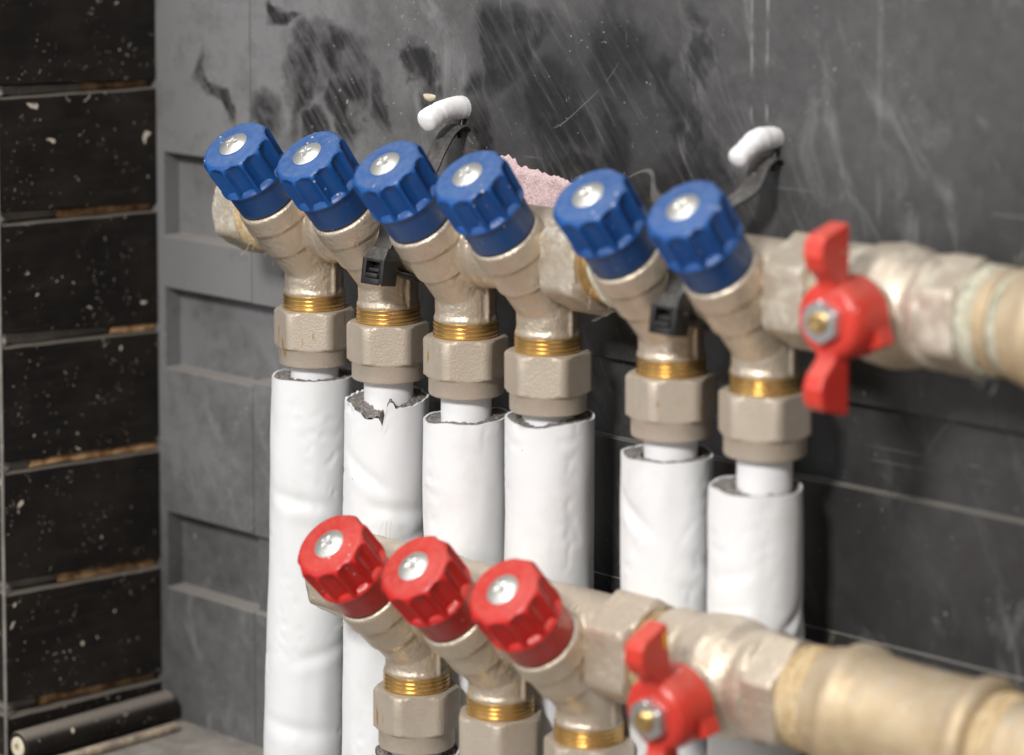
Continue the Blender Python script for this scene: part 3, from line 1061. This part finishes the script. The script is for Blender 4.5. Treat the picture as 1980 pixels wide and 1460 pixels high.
# ------------------------------------------------------------------ insulated pipes
def insulated_pipe(x, y, ztop_pipe, ztop, zbot, lean, seed, label, torn=False, crease=(), rad=13.7, tilt=(0, 0), oval=0.0, dxy=(0, 0), group='white insulated pipes'):
    rnd = random.Random(seed)
    root = empty('insulated_pipe', (x, y, zbot))
    tag(root, label, 'pipe', group)
    H = ztop - zbot
    Hp = ztop_pipe - zbot
    off = lambda z: Vector((lean[0] * max(0, (H - z)) / H, lean[1] * max(0, (H - z)) / H, 0))
    bm = bmesh.new()
    rows = []
    for z, r in ((0, 8.0), (H * 0.3, 8.0), (H * 0.6, 8.0), (H - 8, 8.0), (H, 8.0), (Hp + 0.5, 8.0)):
        rows.append([bm.verts.new(Vector((r * math.cos(2 * math.pi * i / 48), r * math.sin(2 * math.pi * i / 48), z)) + off(z)) for i in range(48)])
    for a, b in zip(rows, rows[1:]):
        for i in range(48):
            bm.faces.new((a[i], a[(i + 1) % 48], b[(i + 1) % 48], b[i]))
    bm.faces.new(rows[-1])
    put('inner_pipe', to_mesh('inner_pipe', bm, 40, 'pipe_white'), root)

    vaz = math.atan2(CAM.y / MM - y, CAM.x / MM - x)

    def rim(th):
        d = tilt[0] * math.cos(th - vaz) + tilt[1] * math.sin(th - vaz)
        d += noise.noise(Vector((math.cos(th) * 1.3, math.sin(th) * 1.3, seed))) * 1.1 + noise.noise(Vector((math.cos(th) * 5, math.sin(th) * 5, seed + 9))) * (0.35 if torn else 0.16)
        d += noise.noise(Vector((math.cos(th) * 14, math.sin(th) * 14, seed + 5))) * (0.07 if not torn else 0.7)
        if torn:
            a = (th - vaz + math.pi) % (2 * math.pi) - math.pi      # - is left as seen (towards the left of the picture)
            d -= 3.4 * math.exp(-((a + 0.45) / 0.42) ** 2)
            if -0.22 < a < -0.06:
                d -= 4.2 * (1 - abs((a + 0.14) / 0.08))
            d += 2.4 * math.exp(-((a - 0.06) / 0.10) ** 4)
        return d

    def rad_at(th, z):
        f = z / H
        c, s_ = math.cos(th), math.sin(th)
        r = rad + noise.noise(Vector((c * 0.9, s_ * 0.9, z * 0.02 + seed * 3.1))) * 0.55
        r += noise.noise(Vector((c * 2.2, s_ * 2.2, z * 0.06 + seed * 1.3))) * 0.32
        # soft horizontal wrinkles
        wv = noise.noise(Vector((c * 1.4, s_ * 1.4, z * 0.19 + seed * 5.7)))
        r -= 0.62 * max(0, 1 - abs(wv) / 0.10) * max(0, noise.noise(Vector((c * 1.2, s_ * 1.2, z * 0.03 + seed)))) * 1.6
        r += oval * math.cos(2 * (th - vaz - 0.6))
        for zc, az, span, depth, slope, wd in crease:
            a = (th - vaz - az + math.pi) % (2 * math.pi) - math.pi
            dz = z - (ztop - zc - zbot) + 0 if False else (H - z) - zc - slope * a
            r -= depth * math.exp(-(dz / wd) ** 2) * max(0, 1 - (a / span) ** 2)
            r += depth * 0.5 * math.exp(-((dz - 2.2 * wd) / (wd * 1.3)) ** 2) * max(0, 1 - (a / span) ** 2)
        return r
    seg, nz = 120, max(40, int(H / 1.3))
    bm = bmesh.new()
    rows = []
    for j in range(nz + 1):
        f = j / nz
        row = []
        for i in range(seg):
            th = 2 * math.pi * i / seg
            z = H * f
            z += rim(th) * max(0, (f - 0.75) / 0.25) ** 2
            r = rad_at(th, H * f)
            row.append(bm.verts.new(Vector((r * math.cos(th) + dxy[0], r * math.sin(th) + dxy[1], z)) + off(H * f)))
        rows.append(row)
    inner = []
    for dz in (0.0, -1.2, -3.0):
        row = []
        for i in range(seg):
            th = 2 * math.pi * i / seg
            r = rad_at(th, H) - 0.75
            row.append(bm.verts.new((r * math.cos(th) + dxy[0], r * math.sin(th) + dxy[1], H + rim(th) + dz - 0.02)))
        inner.append(row)
    rows += inner
    for a, b in zip(rows, rows[1:]):
        for i in range(seg):
            bm.faces.new((a[i], a[(i + 1) % seg], b[(i + 1) % seg], b[i]))
    put('jacket', to_mesh('jacket', bm, 60, 'jacket_white'), root)
    # foam under the jacket
    bm = bmesh.new()
    rows = []
    gap = 8.05 + (0.9 if oval else 0)
    for j in range(9):
        f = j / 8
        row = []
        for i in range(96):
            th = 2 * math.pi * i / 96
            ro = rad_at(th, H) - 0.8
            r = ro + (gap - ro) * f
            z = H + rim(th) - 0.35 + noise.noise(Vector((r * math.cos(th) * 0.6, r * math.sin(th) * 0.6, seed))) * 0.7 + noise.noise(Vector((r * math.cos(th) * 1.7, r * math.sin(th) * 1.7, seed))) * 0.35
            if torn:
                a = (th - vaz + math.pi) % (2 * math.pi) - math.pi
                z += 2.6 * math.exp(-((a + 0.5) / 0.5) ** 2) * (0.3 + 0.7 * f) + noise.noise(Vector((r * math.cos(th) * 1.4, r * math.sin(th) * 1.4, 5))) * 0.8
            row.append(bm.verts.new((r * math.cos(th) + dxy[0] * (1 - f), r * math.sin(th) + dxy[1] * (1 - f), z)))
        rows.append(row)
    rows.append([bm.verts.new((gap * math.cos(2 * math.pi * i / 96), gap * math.sin(2 * math.pi * i / 96), H - 9)) for i in range(96)])
    for a, b in zip(rows, rows[1:]):
        for i in range(96):
            bm.faces.new((a[i], a[(i + 1) % 96], b[(i + 1) % 96], b[i]))
    put('foam', to_mesh('foam', bm, 70, 'foam_grey'), root)
    return root


def by(x):
    return BTURN * x


def bz(x):
    return BTILT * x


PT = -17.5
PIPES = [
    (0, -22.6, (-7.5, 1.0), 1, 'white insulated pipe under the leftmost blue knob, next to the black boards', False,
     ((40, -0.3, 1.0, 0.9, 2, 2.2), (92, 0.4, 0.9, 0.7, -3, 2.0), (118, -0.2, 1.2, 0.8, 2, 2.5)), (0.2, 0.3), 0.0, (-0.6, 0.2)),
    (36, -25.2, (-3.5, 0.5), 2, 'white insulated pipe with torn top edge under the second blue knob', True,
     ((34, 0.3, 0.9, 0.9, 2, 2.0), (22, -0.5, 0.8, 0.8, 9, 2.4), (44, 0.6, 0.7, 0.7, -4, 1.8)), (-0.6, 0.6), 0.0, (-0.4, 0)),
    (72, -25.8, (0, 0), 3, 'white insulated pipe under the third blue knob from the left', False,
     ((44, 0.4, 0.8, 0.5, 3, 2.2), (80, -0.2, 1.0, 0.5, -2, 2)), (-0.2, 0.9), 0.0, (0, 0)),
    (108, -20.6, (-1, 0), 4, 'white insulated pipe under the fourth blue knob, left of the black gap', False,
     ((55, 0.1, 0.9, 0.6, 3, 2.4), (78, 0.6, 0.7, 0.7, -2, 2.0)), (-0.4, 0.2), 0.0, (0.6, 0.3)),
    (158.5, -24.0, (1, 0), 5, 'white insulated pipe under the fifth blue knob, right of the black gap', False,
     ((16, -0.9, 0.7, 1.0, 8, 2.2), (50, -0.8, 0.8, 0.9, 6, 2.5), (30, 0.8, 0.7, 0.6, 4, 2.5)), (-0.3, 0.2), 0.55, (-1.2, -0.3)),
    (194.5, -28.0, (0.5, 0), 6, 'white insulated pipe with creased lower jacket under the rightmost blue knob', False,
     ((34, -0.7, 0.7, 0.9, -3, 1.3), (46, 0.9, 0.9, 1.5, -16, 2.2), (38, 0.8, 0.7, 1.2, -12, 2.0), (24, -0.6, 0.7, 0.6, -4, 1.6)), (-0.2, 0.4), 0.35, (-2.6, -0.8)),
]
for x, zt, lean, seed, lab, torn, cre, tilt, oval, dxy in PIPES:
    o = insulated_pipe(x, by(x), PT + bz(x), zt + bz(x), FZ - 0.5, lean, seed, lab, torn, [(q[0], q[1], q[2], q[3] * 0.75, q[4], q[5]) for q in cre], 13.7, tilt, oval, dxy)
for i in range(3):
    x = RROOT.x + 36 * i
    insulated_pipe(x, RROOT.y + RTURN * 36 * i, RROOT.z + PT + RTILT * 36 * i, RROOT.z - (20.5, 23, 23)[i], FZ - 0.5, (0, 0), 20 + i,
                   ('short white insulated pipe below the leftmost red knob', 'short white insulated pipe below the middle red knob', 'short white insulated pipe below the rightmost red knob')[i])


# ------------------------------------------------------------------ cable ties and white wall anchors
def cable_tie(x, label, xa, za):
    y0, z0 = by(x), 30 + bz(x)
    root = empty('cable_tie', (x, y0 - 17, z0 - 14))
    tag(root, label, 'cable tie', 'black cable ties')
    base = root.location / MM
    rr = 14.6
    pts = [(x, y0 - 16.6, z0 - 3)]
    for d in (178, 160, 140, 120, 100):
        pts.append((x, y0 + rr * math.cos(R(d)), z0 + rr * math.sin(R(d))))
    pts += [(x - 0.5, y0 + 4, z0 + 19), (xa + 0.8, 9, za - 12.5), (xa, 15, za - 6.2), (xa, 19.4, za - 4.2), (xa, 21.6, za - 5.2)]
    lp = [(x, y0 + (rr + 1.5) * math.cos(R(70)), z0 + (rr + 1.5) * math.sin(R(70)))]
    for d in (45, 20, 0, -25, -50, -75, -100, -120):
        lp.append((x, y0 + rr * math.cos(R(d)), z0 + rr * math.sin(R(d))))
    lp.append((x, y0 - 13.5, z0 - 10.8))
    for q in (pts, lp):
        put('strap', to_mesh('strap', ribbon([Vector(p) - base for p in catmull(q, 5)], 7.4, 1.3), 40, 'tie_black'), root)
    # head: hollow box with a pawl showing in the slot
    bm = bmesh.new()
    hx, y1, y2, z1, z2 = 5.6, -5.0, 1.8, -0.6, 8.6
    box(bm, (-hx, y1, z1), (-3.5, y2, z2), 0.35)
    box(bm, (3.5, y1, z1), (hx, y2, z2), 0.35)
    box(bm, (-3.6, y1 + 0.05, z1), (3.6, y2 - 0.05, z1 + 2.2), 0.25)
    box(bm, (-3.6, y1 + 0.05, z2 - 1.2), (3.6, y2 - 0.05, z2), 0.25)
    box(bm, (-3.6, -1.0, z1 + 0.3), (3.6, y2 - 0.2, z2 - 0.4))
    # sloping shoulder up to the strap
    vs = [bm.verts.new(p) for p in ((-hx + .2, y1 + .3, z2), (hx - .2, y1 + .3, z2), (hx - .2, y2, z2), (-hx + .2, y2, z2), (-3.6, -1.5, z2 + 4.2), (3.6, -1.5, z2 + 4.2), (3.6, y2, z2 + 4.2), (-3.6, y2, z2 + 4.2))]
    for f in ((0, 1, 5, 4), (1, 2, 6, 5), (2, 3, 7, 6), (3, 0, 4, 7), (4, 5, 6, 7), (3, 2, 1, 0)):
        bm.faces.new([vs[k] for k in f])
    hm = Matrix.Rotation(R(-8), 4, 'X') @ Matrix.Diagonal((0.88, 0.92, 0.9, 1))
    hd = put('head', to_mesh('head', bm, 30, 'tie_black'), root, hm)
    bm = bmesh.new()
    box(bm, (-2.6, -4.4, 3.9), (2.6, -1.0, 5.0), 0.2)
    box(bm, (-3.3, -5.3, 1.9), (2.9, -1.0, 3.3), 0.3)
    put('pawl', to_mesh('pawl', bm, 30, 'tie_black'), hd)
    return root


cable_tie(51.2, 'black cable tie with open head between the second and third blue knobs', 47.5, 66.5)
cable_tie(173.6, 'black cable tie between the fifth and sixth blue knobs', 177.0, 67.5)


def anchor(x, z, tip, label, seed, r=3.7):
    root = empty('wall_anchor', (x, WY, z))
    tag(root, label, 'wall anchor', 'white wall anchors')
    path = catmull([(0, 1.5, 0.2), (0, -3.5, 0.6), (tip[0] * 0.4, -8.5, 0.0), (tip[0], -13.5, tip[1] * 0.55), (tip[0] * 1.1, -17.2, tip[1])], 8)

    def rf(t):
        e = 1.0
        if t > 0.86:
            e = math.sqrt(max(0.0, 1 - ((t - 0.86) / 0.145) ** 2))
        if t < 0.06:
            e = 1.06
        w = r * e * (1 + 0.05 * math.sin(t * 9 + seed)) + noise.noise(Vector((t * 14, seed, 0))) * 0.16
        return max(w - 0.30 * math.exp(-((t - 0.62) / 0.018) ** 2), 0.25)
    bm = tube_path(path, r, 28, None, True, rf)
    for v in bm.verts:
        v.co += Vector((noise.noise(v.co * 0.9), noise.noise(v.co * 0.9 + Vector((9, 0, 0))), noise.noise(v.co * 0.9 + Vector((0, 9, 0))))) * 0.16
    put('plug', to_mesh('plug', bm, 60, 'plaster_white'), root)
    bm = tube_path(catmull([(1.0, -1.5, -5.5), (0.4, -3.6, -7.0), (0.0, -5.0, -8.6)], 4), 1.1, 10)
    tube_path([(1.5, -1.0, -3.0), (1.0, -2.5, -6.0), (1.8, -3.2, -9.0)], 0.8, 8, bm)
    put('clip', to_mesh('clip', bm, 50, 'tie_black'), root)
    return root


anchor(47.5, 67.8, (-0.5, -3.4), 'white rounded wall anchor above the third blue knob', 1)
anchor(177.3, 69.0, (-0.8, -5.2), 'white rounded wall anchor above the rightmost blue knob', 4, 3.3)
